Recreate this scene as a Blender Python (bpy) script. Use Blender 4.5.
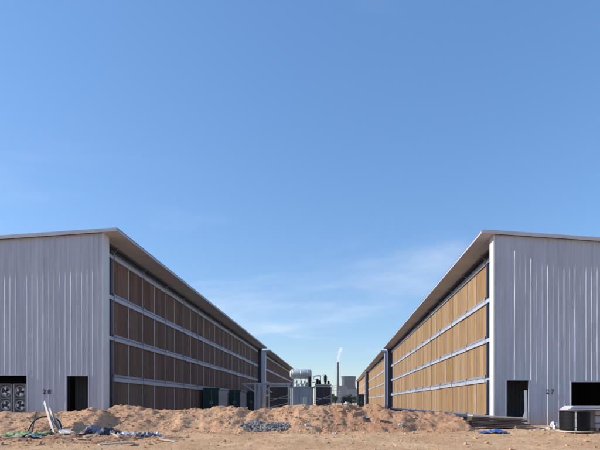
import bpy, bmesh, math, random
from mathutils import Vector, Matrix, noise
R = math.radians
random.seed(7)
for o in list(bpy.data.objects): bpy.data.objects.remove(o)
sc = bpy.context.scene
COL = sc.collection

# ------------------------------------------------------------------ camera
SUN_EL, SUN_AZ = 26.0, 2.6        # elevation; degrees the sun stands in front of the facades
cam_d = bpy.data.cameras.new('camera')
cam_d.sensor_width = 36.0; cam_d.lens = 36.0 * 453 / 600
cam_d.shift_x = -37 / 600; cam_d.shift_y = 178 / 600
cam_d.clip_start = 0.1; cam_d.clip_end = 30000
cam = bpy.data.objects.new('camera', cam_d); COL.objects.link(cam)
cam.location = (0, 0, 1.5); cam.rotation_euler = (R(90), 0, 0)
sc.camera = cam
sc.render.resolution_x, sc.render.resolution_y = 1024, 768

# ------------------------------------------------------------------ sky + sun
w = bpy.data.worlds.new('World'); sc.world = w; w.use_nodes = True
nt = w.node_tree; N = nt.nodes; L = nt.links
for n in list(N): N.remove(n)
out = N.new('ShaderNodeOutputWorld'); bg = N.new('ShaderNodeBackground')
sky = N.new('ShaderNodeTexSky'); sky.sky_type = 'NISHITA'; sky.sun_disc = False
sky.sun_elevation = R(SUN_EL)
# sun comes from -x, slightly from the camera's side (-y)
sdir = Vector((-math.cos(R(SUN_EL)) * math.cos(R(SUN_AZ)), -math.cos(R(SUN_EL)) * math.sin(R(SUN_AZ)), math.sin(R(SUN_EL))))
sky.sun_rotation = math.atan2(sdir.x, sdir.y)
sky.altitude = 900; sky.air_density = 1.0; sky.dust_density = 0.4; sky.ozone_density = 2.0
hsv = N.new('ShaderNodeHueSaturation'); hsv.inputs['Saturation'].default_value = 1.15
# thin veil of high cloud, mapped on a flat layer overhead
geo = N.new('ShaderNodeTexCoord')
sep = N.new('ShaderNodeSeparateXYZ'); L.new(geo.outputs['Generated'], sep.inputs[0])
zz = N.new('ShaderNodeMath'); zz.operation = 'MAXIMUM'; L.new(sep.outputs['Z'], zz.inputs[0]); zz.inputs[1].default_value = 0.02
za = N.new('ShaderNodeMath'); za.operation = 'ADD'; L.new(zz.outputs[0], za.inputs[0]); za.inputs[1].default_value = 0.12
dx = N.new('ShaderNodeMath'); dx.operation = 'DIVIDE'; L.new(sep.outputs['X'], dx.inputs[0]); L.new(za.outputs[0], dx.inputs[1])
dy = N.new('ShaderNodeMath'); dy.operation = 'DIVIDE'; L.new(sep.outputs['Y'], dy.inputs[0]); L.new(za.outputs[0], dy.inputs[1])
cmb = N.new('ShaderNodeCombineXYZ'); L.new(dx.outputs[0], cmb.inputs[0]); L.new(dy.outputs[0], cmb.inputs[1])
mp = N.new('ShaderNodeMapping'); L.new(cmb.outputs[0], mp.inputs['Vector'])
mp.inputs['Rotation'].default_value = (0, 0, R(20)); mp.inputs['Scale'].default_value = (0.45, 0.8, 1); mp.inputs['Location'].default_value = (2.9, 2.0, 0.0)
nz = N.new('ShaderNodeTexNoise'); L.new(mp.outputs[0], nz.inputs['Vector']); nz.inputs['Scale'].default_value = 0.75
nz.inputs['Detail'].default_value = 6; nz.inputs['Roughness'].default_value = 0.58; nz.inputs['Distortion'].default_value = 0.8
cr = N.new('ShaderNodeMapRange'); cr.interpolation_type = 'SMOOTHSTEP'
L.new(nz.outputs['Fac'], cr.inputs['Value']); cr.inputs['From Min'].default_value = 0.555; cr.inputs['From Max'].default_value = 0.82
cr.inputs['To Max'].default_value = 0.62
mixc = N.new('ShaderNodeMixRGB'); L.new(cr.outputs[0], mixc.inputs['Fac'])
# the camera's flatter sky response: brightness compressed evenly over the whole dome
bw = N.new('ShaderNodeRGBToBW'); L.new(sky.outputs[0], bw.inputs[0])
pw = N.new('ShaderNodeMath'); pw.operation = 'POWER'; L.new(bw.outputs[0], pw.inputs[0]); pw.inputs[1].default_value = -0.42
sc_ = N.new('ShaderNodeVectorMath'); sc_.operation = 'SCALE'; L.new(sky.outputs[0], sc_.inputs[0]); L.new(pw.outputs[0], sc_.inputs['Scale'])
L.new(sc_.outputs[0], hsv.inputs['Color']); L.new(hsv.outputs[0], mixc.inputs['Color1'])
mixc.inputs['Color2'].default_value = (3.3, 3.5, 3.85, 1)
L.new(mixc.outputs[0], bg.inputs['Color']); bg.inputs['Strength'].default_value = 0.15
L.new(bg.outputs[0], out.inputs['Surface'])
sd = bpy.data.lights.new('sun', 'SUN'); sd.energy = 2.8; sd.angle = R(0.5); sd.color = (1.0, 0.95, 0.87)
sun = bpy.data.objects.new('sun', sd); COL.objects.link(sun)
sun.rotation_euler = (-sdir).to_track_quat('-Z', 'Y').to_euler()
sun.location = sdir * 60
vs = sc.view_settings
vs.view_transform = 'Standard'; vs.look = 'None'; vs.gamma = 1.0; vs.exposure = 1.0; vs.use_curve_mapping = False

# ------------------------------------------------------------------ helpers
def tag(o, label=None, cat=None, group=None, kind=None):
    if label: o['label'] = label
    if cat: o['category'] = cat
    if group: o['group'] = group
    if kind: o['kind'] = kind
    return o

def empty(name, loc=(0, 0, 0), rz=0, **kw):
    o = bpy.data.objects.new(name, None); COL.objects.link(o)
    o.location = loc; o.rotation_euler = (0, 0, rz); o.empty_display_size = 0.3
    return tag(o, **kw)

class MB:
    def __init__(s): s.v = []; s.f = []
    def add(s, vs, fs):
        b = len(s.v); s.v += [tuple(v) for v in vs]; s.f += [tuple(i + b for i in f) for f in fs]; return s
    def box(s, x0, x1, y0, y1, z0, z1):
        if x0 > x1: x0, x1 = x1, x0
        if y0 > y1: y0, y1 = y1, y0
        return s.add([(x0, y0, z0), (x1, y0, z0), (x1, y1, z0), (x0, y1, z0), (x0, y0, z1), (x1, y0, z1), (x1, y1, z1), (x0, y1, z1)],
                     [(0, 3, 2, 1), (4, 5, 6, 7), (0, 1, 5, 4), (1, 2, 6, 5), (2, 3, 7, 6), (3, 0, 4, 7)])
    def hexa(s, p):   # 8 points, bottom 4 then top 4
        return s.add(p, [(0, 3, 2, 1), (4, 5, 6, 7), (0, 1, 5, 4), (1, 2, 6, 5), (2, 3, 7, 6), (3, 0, 4, 7)])
    def tube(s, pts, r, n=8, caps=True):
        pts = [Vector(p) for p in pts]; rs = r if isinstance(r, (list, tuple)) else [r] * len(pts)
        b = len(s.v); up = None
        for i, p in enumerate(pts):
            t = (pts[min(i + 1, len(pts) - 1)] - pts[max(i - 1, 0)]).normalized()
            a = Vector((0, 0, 1)) if abs(t.z) < 0.9 else Vector((1, 0, 0))
            u = t.cross(a).normalized() if up is None else (up - t * up.dot(t)).normalized()
            up = u; q = t.cross(u)
            for k in range(n):
                an = 2 * math.pi * k / n
                s.v.append(tuple(p + (u * math.cos(an) + q * math.sin(an)) * rs[i]))
        for i in range(len(pts) - 1):
            for k in range(n):
                k2 = (k + 1) % n
                s.f.append((b + i * n + k, b + i * n + k2, b + (i + 1) * n + k2, b + (i + 1) * n + k))
        if caps:
            s.f.append(tuple(b + k for k in range(n - 1, -1, -1)))
            s.f.append(tuple(b + (len(pts) - 1) * n + k for k in range(n)))
        return s
    def beam(s, a, b_, w_, h_):   # rectangular bar between two points
        a = Vector(a); b_ = Vector(b_); t = (b_ - a).normalized()
        up = Vector((0, 0, 1)) if abs(t.z) < 0.95 else Vector((0, 1, 0))
        u = t.cross(up).normalized() * (w_ / 2); q = u.cross(t).normalized() * (h_ / 2)
        return s.hexa([a - u - q, a + u - q, a + u + q, a - u + q, b_ - u - q, b_ + u - q, b_ + u + q, b_ - u + q])
    def lathe(s, prof, c=(0, 0, 0), n=24):
        b = len(s.v)
        for (r, z) in prof:
            for k in range(n):
                an = 2 * math.pi * k / n
                s.v.append((c[0] + r * math.cos(an), c[1] + r * math.sin(an), c[2] + z))
        for i in range(len(prof) - 1):
            for k in range(n):
                k2 = (k + 1) % n
                s.f.append((b + i * n + k, b + i * n + k2, b + (i + 1) * n + k2, b + (i + 1) * n + k))
        return s
    def build(s, name, m, parent=None, smooth=False, bevel=0.0, **kw):
        me = bpy.data.meshes.new(name); me.from_pydata(s.v, [], s.f); me.update()
        return mesh_obj(name, me, m, parent, smooth, bevel, **kw)

def mesh_obj(name, me, m, parent=None, smooth=False, bevel=0.0, fixn=True, **kw):
    if fixn:
        bm = bmesh.new(); bm.from_mesh(me)
        bmesh.ops.recalc_face_normals(bm, faces=bm.faces[:]); bm.to_mesh(me); bm.free()
    if m and not me.materials: me.materials.append(m)
    if smooth:
        me.polygons.foreach_set('use_smooth', [True] * len(me.polygons))
    o = bpy.data.objects.new(name, me); COL.objects.link(o)
    if parent: o.parent = parent
    if bevel:
        b = o.modifiers.new('bevel', 'BEVEL'); b.width = bevel; b.segments = 1; b.limit_method = 'ANGLE'
    return tag(o, **kw)

def share(src, parent, loc=None, name=None):
    o = src.copy(); COL.objects.link(o); o.parent = parent
    if name: o.name = name
    if loc is not None: o.location = loc
    return o

def fbm(x, y, z=0.0, oct=5, lac=2.1, gain=0.5):
    a = 1.0; s = 0.0; p = Vector((x, y, z))
    for _ in range(oct):
        s += a * noise.noise(p); a *= gain; p = p * lac
    return s

# ------------------------------------------------------------------ materials
def mat(name, c, rough=0.6, metal=0.0, var=0.0, vscale=1.0, c2=None, bump=0.0, bscale=20.0, dirt=0.0, stretch=(1, 1, 1), spec=0.5, objrand=0.0):
    m = bpy.data.materials.new(name); m.use_nodes = True
    t = m.node_tree; n = t.nodes; l = t.links
    p = n['Principled BSDF']; p.inputs['Roughness'].default_value = rough; p.inputs['Metallic'].default_value = metal
    p.inputs['Specular IOR Level'].default_value = spec
    p.inputs['Base Color'].default_value = (*c, 1)
    tc = n.new('ShaderNodeTexCoord'); mpn = n.new('ShaderNodeMapping'); l.new(tc.outputs['Object'], mpn.inputs[0])
    mpn.inputs['Scale'].default_value = stretch
    col = None
    if var or c2:
        tx = n.new('ShaderNodeTexNoise'); l.new(mpn.outputs[0], tx.inputs['Vector']); tx.inputs['Scale'].default_value = vscale
        tx.inputs['Detail'].default_value = 7; tx.inputs['Roughness'].default_value = 0.6
        mx = n.new('ShaderNodeMixRGB')
        mr = n.new('ShaderNodeMapRange'); l.new(tx.outputs['Fac'], mr.inputs[0]); mr.inputs[1].default_value = 0.3; mr.inputs[2].default_value = 0.7
        l.new(mr.outputs[0], mx.inputs['Fac'])
        cc2 = c2 or tuple(min(1, x * (1 + var)) for x in c); cc1 = c if c2 else tuple(x * (1 - var) for x in c)
        mx.inputs['Color1'].default_value = (*cc1, 1); mx.inputs['Color2'].default_value = (*cc2, 1)
        col = mx.outputs[0]
    if objrand:
        oi = n.new('ShaderNodeObjectInfo'); mr2 = n.new('ShaderNodeMapRange'); l.new(oi.outputs['Random'], mr2.inputs[0])
        mr2.inputs[3].default_value = 1 - objrand; mr2.inputs[4].default_value = 1 + objrand
        hs = n.new('ShaderNodeHueSaturation'); l.new(mr2.outputs[0], hs.inputs['Value'])
        if col: l.new(col, hs.inputs['Color'])
        else: hs.inputs['Color'].default_value = (*c, 1)
        col = hs.outputs[0]
    if col: l.new(col, p.inputs['Base Color'])
    if bump:
        tb = n.new('ShaderNodeTexNoise'); l.new(mpn.outputs[0], tb.inputs['Vector']); tb.inputs['Scale'].default_value = bscale
        tb.inputs['Detail'].default_value = 8; tb.inputs['Roughness'].default_value = 0.65
        bp = n.new('ShaderNodeBump'); l.new(tb.outputs['Fac'], bp.inputs['Height']); bp.inputs['Strength'].default_value = 1.0
        bp.inputs['Distance'].default_value = bump; l.new(bp.outputs[0], p.inputs['Normal'])
    return m

def pad_material(name, tones):
    m = bpy.data.materials.new(name); m.use_nodes = True
    t = m.node_tree; n = t.nodes; l = t.links
    p = n['Principled BSDF']; p.inputs['Roughness'].default_value = 0.9; p.inputs['Specular IOR Level'].default_value = 0.15
    tc = n.new('ShaderNodeTexCoord'); oi = n.new('ShaderNodeObjectInfo')
    sp = n.new('ShaderNodeSeparateXYZ'); l.new(tc.outputs['Object'], sp.inputs[0])
    # one tone per 0.65 m wide pad block
    dv = n.new('ShaderNodeMath'); dv.operation = 'DIVIDE'; l.new(sp.outputs['Y'], dv.inputs[0]); dv.inputs[1].default_value = 0.6501
    fl = n.new('ShaderNodeMath'); fl.operation = 'FLOOR'; l.new(dv.outputs[0], fl.inputs[0])
    ml = n.new('ShaderNodeMath'); ml.operation = 'MULTIPLY'; l.new(oi.outputs['Random'], ml.inputs[0]); ml.inputs[1].default_value = 913.7
    cb = n.new('ShaderNodeCombineXYZ'); l.new(fl.outputs[0], cb.inputs[0]); l.new(ml.outputs[0], cb.inputs[1])
    wn = n.new('ShaderNodeTexWhiteNoise'); wn.noise_dimensions = '2D'; l.new(cb.outputs[0], wn.inputs['Vector'])
    cr_ = n.new('ShaderNodeValToRGB'); l.new(wn.outputs['Value'], cr_.inputs[0])
    e = cr_.color_ramp.elements
    e[0].color = (*tones[0], 1); e[1].color = (*tones[2], 1)
    x = e.new(0.55); x.color = (*tones[1], 1)
    # vertical water stains
    mp_ = n.new('ShaderNodeMapping'); l.new(tc.outputs['Object'], mp_.inputs[0]); mp_.inputs['Scale'].default_value = (1, 6, 0.5)
    ad = n.new('ShaderNodeVectorMath'); ad.operation = 'ADD'; l.new(mp_.outputs[0], ad.inputs[0]); l.new(cb.outputs[0], ad.inputs[1])
    ns = n.new('ShaderNodeTexNoise'); l.new(ad.outputs[0], ns.inputs['Vector']); ns.inputs['Scale'].default_value = 1.5; ns.inputs['Detail'].default_value = 6
    mr = n.new('ShaderNodeMapRange'); l.new(ns.outputs['Fac'], mr.inputs[0]); mr.inputs[1].default_value = 0.3; mr.inputs[2].default_value = 0.7
    mr.inputs[3].default_value = 0.8; mr.inputs[4].default_value = 1.15
    hs = n.new('ShaderNodeHueSaturation'); l.new(cr_.outputs[0], hs.inputs['Color']); l.new(mr.outputs[0], hs.inputs['Value'])
    l.new(hs.outputs[0], p.inputs['Base Color'])
    # fine honeycomb flutes
    wv = n.new('ShaderNodeTexWave'); wv.wave_type = 'BANDS'; wv.bands_direction = 'Z'; l.new(tc.outputs['Object'], wv.inputs['Vector'])
    wv.inputs['Scale'].default_value = 14; wv.inputs['Distortion'].default_value = 3; wv.inputs['Detail'].default_value = 3
    bp = n.new('ShaderNodeBump'); bp.inputs['Distance'].default_value = 0.012; bp.inputs['Strength'].default_value = 0.8
    l.new(wv.outputs['Fac'], bp.inputs['Height']); l.new(bp.outputs[0], p.inputs['Normal'])
    return m

def soil_material(name, ca, cb_, cc, bump=0.05):
    m = bpy.data.materials.new(name); m.use_nodes = True
    t = m.node_tree; n = t.nodes; l = t.links
    p = n['Principled BSDF']; p.inputs['Roughness'].default_value = 0.95; p.inputs['Specular IOR Level'].default_value = 0.1
    tc = n.new('ShaderNodeTexCoord')
    def nzz(s, d, r):
        a = n.new('ShaderNodeTexNoise'); l.new(tc.outputs['Object'], a.inputs['Vector'])
        a.inputs['Scale'].default_value = s; a.inputs['Detail'].default_value = d; a.inputs['Roughness'].default_value = r; return a
    a = nzz(0.35, 6, 0.6); b = nzz(3.2, 9, 0.7); c = nzz(13, 8, 0.75)
    r1 = n.new('ShaderNodeMapRange'); l.new(a.outputs['Fac'], r1.inputs[0]); r1.inputs[1].default_value = 0.36; r1.inputs[2].default_value = 0.64
    r2 = n.new('ShaderNodeMapRange'); l.new(b.outputs['Fac'], r2.inputs[0]); r2.inputs[1].default_value = 0.42; r2.inputs[2].default_value = 0.72
    m1 = n.new('ShaderNodeMixRGB'); l.new(r1.outputs[0], m1.inputs['Fac']); m1.inputs[1].default_value = (*ca, 1); m1.inputs[2].default_value = (*cb_, 1)
    m2 = n.new('ShaderNodeMixRGB'); l.new(r2.outputs[0], m2.inputs['Fac']); l.new(m1.outputs[0], m2.inputs[1]); m2.inputs[2].default_value = (*cc, 1)
    l.new(m2.outputs[0], p.inputs['Base Color'])
    ad = n.new('ShaderNodeMath'); ad.operation = 'MULTIPLY_ADD'; l.new(b.outputs['Fac'], ad.inputs[0]); ad.inputs[1].default_value = 1.6; l.new(c.outputs['Fac'], ad.inputs[2])
    bp = n.new('ShaderNodeBump'); bp.inputs['Distance'].default_value = bump; l.new(ad.outputs[0], bp.inputs['Height']); l.new(bp.outputs[0], p.inputs['Normal'])
    return m

M = {}
M['sheet'] = mat('grey_painted_sheet', (0.42, 0.445, 0.515), 0.42, 0.0, var=0.10, vscale=0.5, stretch=(1.5, 1, 0.25), spec=0.45)
def dust_base(m, amount, top):
    t = m.node_tree; n = t.nodes; l = t.links; p = n['Principled BSDF']
    src = p.inputs['Base Color'].links[0].from_socket
    tc = n.new('ShaderNodeTexCoord'); sp = n.new('ShaderNodeSeparateXYZ'); l.new(tc.outputs['Object'], sp.inputs[0])
    nz_ = n.new('ShaderNodeTexNoise'); l.new(tc.outputs['Object'], nz_.inputs['Vector']); nz_.inputs['Scale'].default_value = 2.2; nz_.inputs['Detail'].default_value = 8; nz_.inputs['Roughness'].default_value = .7
    a = n.new('ShaderNodeMath'); a.operation = 'MULTIPLY_ADD'; l.new(nz_.outputs['Fac'], a.inputs[0]); a.inputs[1].default_value = -top * 1.6; l.new(sp.outputs['Z'], a.inputs[2])
    r_ = n.new('ShaderNodeMapRange'); l.new(a.outputs[0], r_.inputs[0]); r_.inputs[1].default_value = -top * .95; r_.inputs[2].default_value = top * .25; r_.inputs[3].default_value = amount; r_.inputs[4].default_value = 0
    mx = n.new('ShaderNodeMixRGB'); l.new(r_.outputs[0], mx.inputs['Fac']); l.new(src, mx.inputs[1]); mx.inputs[2].default_value = (.44, .32, .22, 1)
    # faint run-down streaks
    mp_ = n.new('ShaderNodeMapping'); l.new(tc.outputs['Object'], mp_.inputs[0]); mp_.inputs['Scale'].default_value = (5, 5, .22)
    n2 = n.new('ShaderNodeTexNoise'); l.new(mp_.outputs[0], n2.inputs['Vector']); n2.inputs['Scale'].default_value = 1.4; n2.inputs['Detail'].default_value = 6
    r2 = n.new('ShaderNodeMapRange'); l.new(n2.outputs['Fac'], r2.inputs[0]); r2.inputs[1].default_value = .4; r2.inputs[2].default_value = .75; r2.inputs[3].default_value = 1.04; r2.inputs[4].default_value = .82
    hs = n.new('ShaderNodeHueSaturation'); l.new(r2.outputs[0], hs.inputs['Value']); l.new(mx.outputs[0], hs.inputs['Color']); l.new(hs.outputs[0], p.inputs['Base Color'])
dust_base(M['sheet'], .5, .9)
M['trim'] = mat('white_trim', (0.58, 0.59, 0.62), 0.45, var=0.05, vscale=2)
M['roof'] = mat('roof_sheet', (0.13, 0.14, 0.17), 0.4, 0.1, var=0.08, vscale=1)
M['soffit'] = mat('soffit_sheet', (0.46, 0.445, 0.44), 0.6, var=0.08, vscale=0.8, objrand=0.06)
M['gutter'] = mat('galvanised_gutter', (0.40, 0.42, 0.47), 0.5, 0.05, var=0.10, vscale=3, objrand=0.08)
M['gutter_dark'] = mat('gutter_channel', (0.27, 0.29, 0.35), 0.45, 0.2, var=0.1, vscale=3)
M['mullion'] = mat('pale_mullion', (0.56, 0.55, 0.56), 0.5, var=0.08, vscale=3)
M['post'] = mat('blue_grey_steel', (0.32, 0.32, 0.345), 0.5, 0.2, var=0.1, vscale=3)
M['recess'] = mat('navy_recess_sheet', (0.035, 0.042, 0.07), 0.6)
M['gable'] = mat('gable_flashing', (0.42, 0.42, 0.45), 0.5, var=0.06, vscale=1)
M['dark'] = mat('dark_backing', (0.045, 0.05, 0.065), 0.7)
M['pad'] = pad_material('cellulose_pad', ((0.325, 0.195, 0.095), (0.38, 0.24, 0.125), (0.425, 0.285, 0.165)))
M['pad_shaded'] = pad_material('shade_darkened_pad', ((0.185, 0.117, 0.088), (0.22, 0.14, 0.102), (0.26, 0.17, 0.126)))   # darker copy of the cellulose pad, shade of the left row put into its colour
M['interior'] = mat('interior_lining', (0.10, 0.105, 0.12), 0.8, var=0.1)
M['concrete'] = mat('concrete', (0.42, 0.40, 0.37), 0.85, var=0.15, vscale=1.2, bump=0.01)
M['black'] = mat('black_paint', (0.015, 0.015, 0.018), 0.5)
M['ground'] = soil_material('dry_soil', (0.66, 0.395, 0.215), (0.85, 0.565, 0.335), (0.55, 0.31, 0.165), 0.06)
M['mound'] = soil_material('heaped_soil', (0.65, 0.38, 0.22), (0.74, 0.455, 0.275), (0.51, 0.285, 0.155), 0.06)
M['mound_red'] = soil_material('brown_heaped_soil', (0.52, 0.285, 0.165), (0.62, 0.36, 0.215), (0.41, 0.215, 0.12), 0.06)
M['clod'] = mat('clod_soil', (0.46, 0.25, 0.14), 0.95, c2=(0.68, 0.41, 0.235), vscale=2.2, bump=0.02, bscale=30, spec=0.1)
M['gravel'] = mat('grey_rubble', (0.17, 0.16, 0.155), 0.9, c2=(0.40, 0.35, 0.30), vscale=4, bump=0.02, bscale=25)
M['tgrey'] = mat('transformer_grey', (0.46, 0.50, 0.55), 0.5, var=0.14, vscale=1.5)
M['tlight'] = mat('transformer_pale', (0.56, 0.60, 0.59), 0.5, var=0.14, vscale=1.5)
M['fin'] = mat('radiator_dark', (0.07, 0.058, 0.062), 0.55, var=0.1)
M['porcelain'] = mat('dark_porcelain', (0.025, 0.02, 0.02), 0.25)
M['galv'] = mat('galvanised_steel', (0.50, 0.53, 0.57), 0.4, 0.3, var=0.1, vscale=2)
M['cab_green'] = mat('dark_green_enamel', (0.012, 0.045, 0.042), 0.4, var=0.12, vscale=1.5)
M['cab_pale'] = mat('pale_side_panel', (0.26, 0.27, 0.31), 0.5, var=0.08, vscale=2)
M['wood'] = mat('weathered_board', (0.30, 0.20, 0.14), 0.85, c2=(0.40, 0.30, 0.22), vscale=3, stretch=(0.6, 8, 8), bump=0.004, objrand=0.25)
M['plywood'] = mat('dark_formply', (0.07, 0.05, 0.045), 0.75, c2=(0.14, 0.10, 0.085), vscale=3, stretch=(0.6, 6, 6), objrand=0.3)
M['palewood'] = mat('pale_plank', (0.56, 0.47, 0.36), 0.8, c2=(0.66, 0.58, 0.47), vscale=3, stretch=(0.6, 8, 8), bump=0.003, objrand=0.15)
M['whiteplank'] = mat('white_strip', (0.52, 0.50, 0.46), 0.75, var=0.22, vscale=5)
M['cable'] = mat('black_cable', (0.02, 0.018, 0.016), 0.5)
M['bluecloth'] = mat('navy_bag', (0.016, 0.018, 0.035), 0.6, c2=(0.045, 0.05, 0.085), vscale=6, bump=0.02, bscale=9)
M['greybag'] = mat('grey_bag', (0.13, 0.145, 0.19), 0.55, c2=(0.26, 0.28, 0.34), vscale=6, bump=0.02, bscale=9)
M['whitebag'] = mat('white_film', (0.66, 0.67, 0.70), 0.4, c2=(0.46, 0.43, 0.42), vscale=5, bump=0.015, bscale=9)
M['green'] = mat('green_net', (0.12, 0.29, 0.07), 0.8, c2=(0.40, 0.45, 0.25), vscale=7, bump=0.02, bscale=14)
M['dustyfilm'] = mat('dusty_film', (0.62, 0.56, 0.49), 0.6, c2=(0.45, 0.38, 0.31), vscale=6)
M['bluetarp'] = mat('blue_tarp', (0.02, 0.12, 0.52), 0.5, c2=(0.04, 0.18, 0.62), vscale=4, bump=0.02, bscale=8)
M['drumwrap'] = mat('black_drum_wrap', (0.005, 0.005, 0.007), 0.6, bump=0.006, bscale=12, spec=0.2)
M['tape'] = mat('pale_tape', (0.45, 0.45, 0.48), 0.4, c2=(0.20, 0.20, 0.22), vscale=9)
M['panelwhite'] = mat('lavender_panel', (0.56, 0.55, 0.66), 0.4, var=0.06, vscale=2)
M['film'] = mat('wrapped_crate', (0.30, 0.30, 0.33), 0.35, c2=(0.52, 0.51, 0.53), vscale=5, bump=0.01, bscale=7)
M['fan'] = mat('fan_steel', (0.33, 0.34, 0.36), 0.4, 0.0, var=0.1)
M['fanwhite'] = mat('fan_white', (0.85, 0.85, 0.85), 0.4)
M['towerc'] = mat('tower_concrete', (0.045, 0.055, 0.08), 0.9, var=0.1, vscale=0.02)
M['chimney'] = mat('chimney_concrete', (0.028, 0.033, 0.05), 0.9)
M['chimney_red'] = mat('chimney_band', (0.02, 0.023, 0.035), 0.9)
M['plant'] = mat('plant_cladding', (0.13, 0.14, 0.17), 0.8, var=0.08, vscale=0.05)
M['plantwin'] = mat('plant_window', (0.08, 0.10, 0.13), 0.3)
M['lattice'] = mat('lattice_steel', (0.40, 0.43, 0.45), 0.5, 0.3)
M['bark'] = mat('bark', (0.10, 0.075, 0.05), 0.9)
M['leaf'] = mat('leaf', (0.045, 0.075, 0.03), 0.7, c2=(0.08, 0.11, 0.045), vscale=0.7)

# ------------------------------------------------------------------ ground sheet to the horizon
def smooth(a, b, x):
    t = max(0.0, min(1.0, (x - a) / (b - a))); return t * t * (3 - 2 * t)

def ground_z(x, y):
    z = 0.02 + 0.22 * smooth(16, 24.5, y)
    z += 0.06 * smooth(9, 14, x) * smooth(19, 24, y)
    k = 1.0 - smooth(45, 90, abs(x) + max(0, y - 30) * 0.6)
    if k > 0:
        z += k * (0.055 * fbm(x * 0.45, y * 0.55, 3.1, 4) + 0.028 * fbm(x * 2.1, y * 2.6, 9.0, 3))
        # old wheel ruts crossing in front of the sheds
        for yc, ph in ((16.2, 0.0), (18.1, 0.6)):
            d = y - (yc + 0.5 * math.sin(x * 0.13 + ph) + 0.03 * x)
            z -= k * 0.085 * math.exp(-(d / 0.20) ** 2) - k * 0.05 * math.exp(-((abs(d) - 0.42) / 0.16) ** 2)
    return z

def axis(lo, hi, st, far, ratio=1.35):
    a = []
    v = lo
    while v < hi: a.append(v); v += st
    a.append(hi)
    d = st; v = hi
    while v < far: d *= ratio; v += d; a.append(v)
    d = st; v = lo; pre = []
    while v > -far: d *= ratio; v -= d; pre.append(v)
    return pre[::-1] + a

xs = axis(-24, 22, 0.115, 6500); ys = axis(9, 36, 0.115, 6500)
V = []
for y in ys:
    for x in xs:
        V.append((x, y, ground_z(x, y)))
nx = len(xs)
F = [(j * nx + i, j * nx + i + 1, (j + 1) * nx + i + 1, (j + 1) * nx + i) for j in range(len(ys) - 1) for i in range(nx - 1)]
me = bpy.data.meshes.new('ground'); me.from_pydata(V, [], F)
mesh_obj('ground', me, M['ground'], smooth=True, fixn=False, kind='structure')

# ------------------------------------------------------------------ soil mounds
MOUNDS = []
def lerp_tab(tab, x):
    if x <= tab[0][0]: return tab[0][1]
    for (a, va), (b, vb) in zip(tab, tab[1:]):
        if x <= b: 
            t = (x - a) / (b - a); t = t * t * (3 - 2 * t); return va + (vb - va) * t
    return tab[-1][1]

def mound(label, tab, yc, wf, wb, m, seed, st=0.07, rough=1.0):
    """tab: crest (x, z) table; the ends fall below ground. yc: crest line y; wf, wb: front and back half widths"""
    x0, x1 = tab[0][0], tab[-1][0]
    def hz(x, y):
        cz = lerp_tab(tab, x)
        yy = yc + 0.45 * fbm(x * 0.35, seed, 0, 3)
        g = ground_z(x, y)
        d = y - yy
        wob = 1 + 0.28 * fbm(x * 0.55, y * 0.3, seed, 3)
        t = abs(d) / ((wf if d < 0 else wb) * wob)
        prof = max(0.0, 1 - t) ** 1.15 * (1 + 0.35 * t) if t < 1 else -(t - 1) * 0.6
        z = (g - 0.10) + (cz - g + 0.10) * prof
        n = 0.20 * fbm(x * 1.1, y * 1.1, seed, 3) + 0.06 * fbm(x * 3.0, y * 3.0, seed + 5, 4) + 0.04 * abs(fbm(x * 8, y * 8, seed + 9, 3))
        # erosion runnels down the slope
        n -= 0.05 * abs(fbm(x * 2.4 + 0.3 * y, y * 0.5, seed + 2, 3))
        return z + 0.75 * rough * n * min(1, 0.35 + max(prof, 0) * 1.3)
    cx, cy = (x0 + x1) / 2, yc
    X = []; v = x0
    while v <= x1: X.append(v); v += st
    Y = []; v = yc - wf * 1.4
    while v <= yc + wb * 1.3: Y.append(v); v += st
    V = [(x - cx, y - cy, hz(x, y)) for y in Y for x in X]
    n = len(X); F = []
    for j in range(len(Y) - 1):
        for i in range(n - 1):
            q = (j * n + i, j * n + i + 1, (j + 1) * n + i + 1, (j + 1) * n + i)
            if any(V[k][2] > ground_z(V[k][0] + cx, V[k][1] + cy) - 0.12 for k in q): F.append(q)
    me = bpy.data.meshes.new('soil_mound'); me.from_pydata(V, [], F)
    bm = bmesh.new(); bm.from_mesh(me)
    bmesh.ops.delete(bm, geom=[v for v in bm.verts if not v.link_faces], context='VERTS'); bm.to_mesh(me); bm.free()
    o = mesh_obj('soil_mound', me, m, smooth=True, fixn=False, label=label, cat='soil mound', group='heaps of excavated soil before the sheds')
    o.location = (cx, cy, 0)
    MOUNDS.append((hz, x0, x1, yc, wf, wb))

def P(px, py, d):       # photo pixel (600x450) at depth d -> x, z ; used only to read sizes off the photo
    return ((px - 337) * d / 453, 1.5 - (py - 403) * d / 453)
def crest(pts, d): return [P(a, b, d) for a, b in pts]
mound('brown soil heap spread low in front of the shed numbered 28',
      [(-24.5, -0.2), (-22.5, 0.85)] + crest([(-40, 411), (0, 411.5), (12, 412), (27, 414.5), (42, 412.5), (60, 411.5), (80, 409.5), (93, 408.5), (103, 412)], 22.4) + [(-10.6, 0.5), (-9.6, -0.2)],
      22.4, 2.9, 1.9, M['mound'], 1.7)
mound('long tan soil ridge below the dark brown pad wall',
      [(-14.1, -0.1)] + crest([(101, 414), (113, 405.5), (125, 406.5), (140, 406), (152, 408), (175, 409), (200, 408.5), (225, 407.5), (243, 406.5), (252, 409)], 24.2) + [(-3.4, 0.7), (-2.2, -0.1)],
      24.2, 3.5, 2.4, M['mound'], 4.2)
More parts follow.
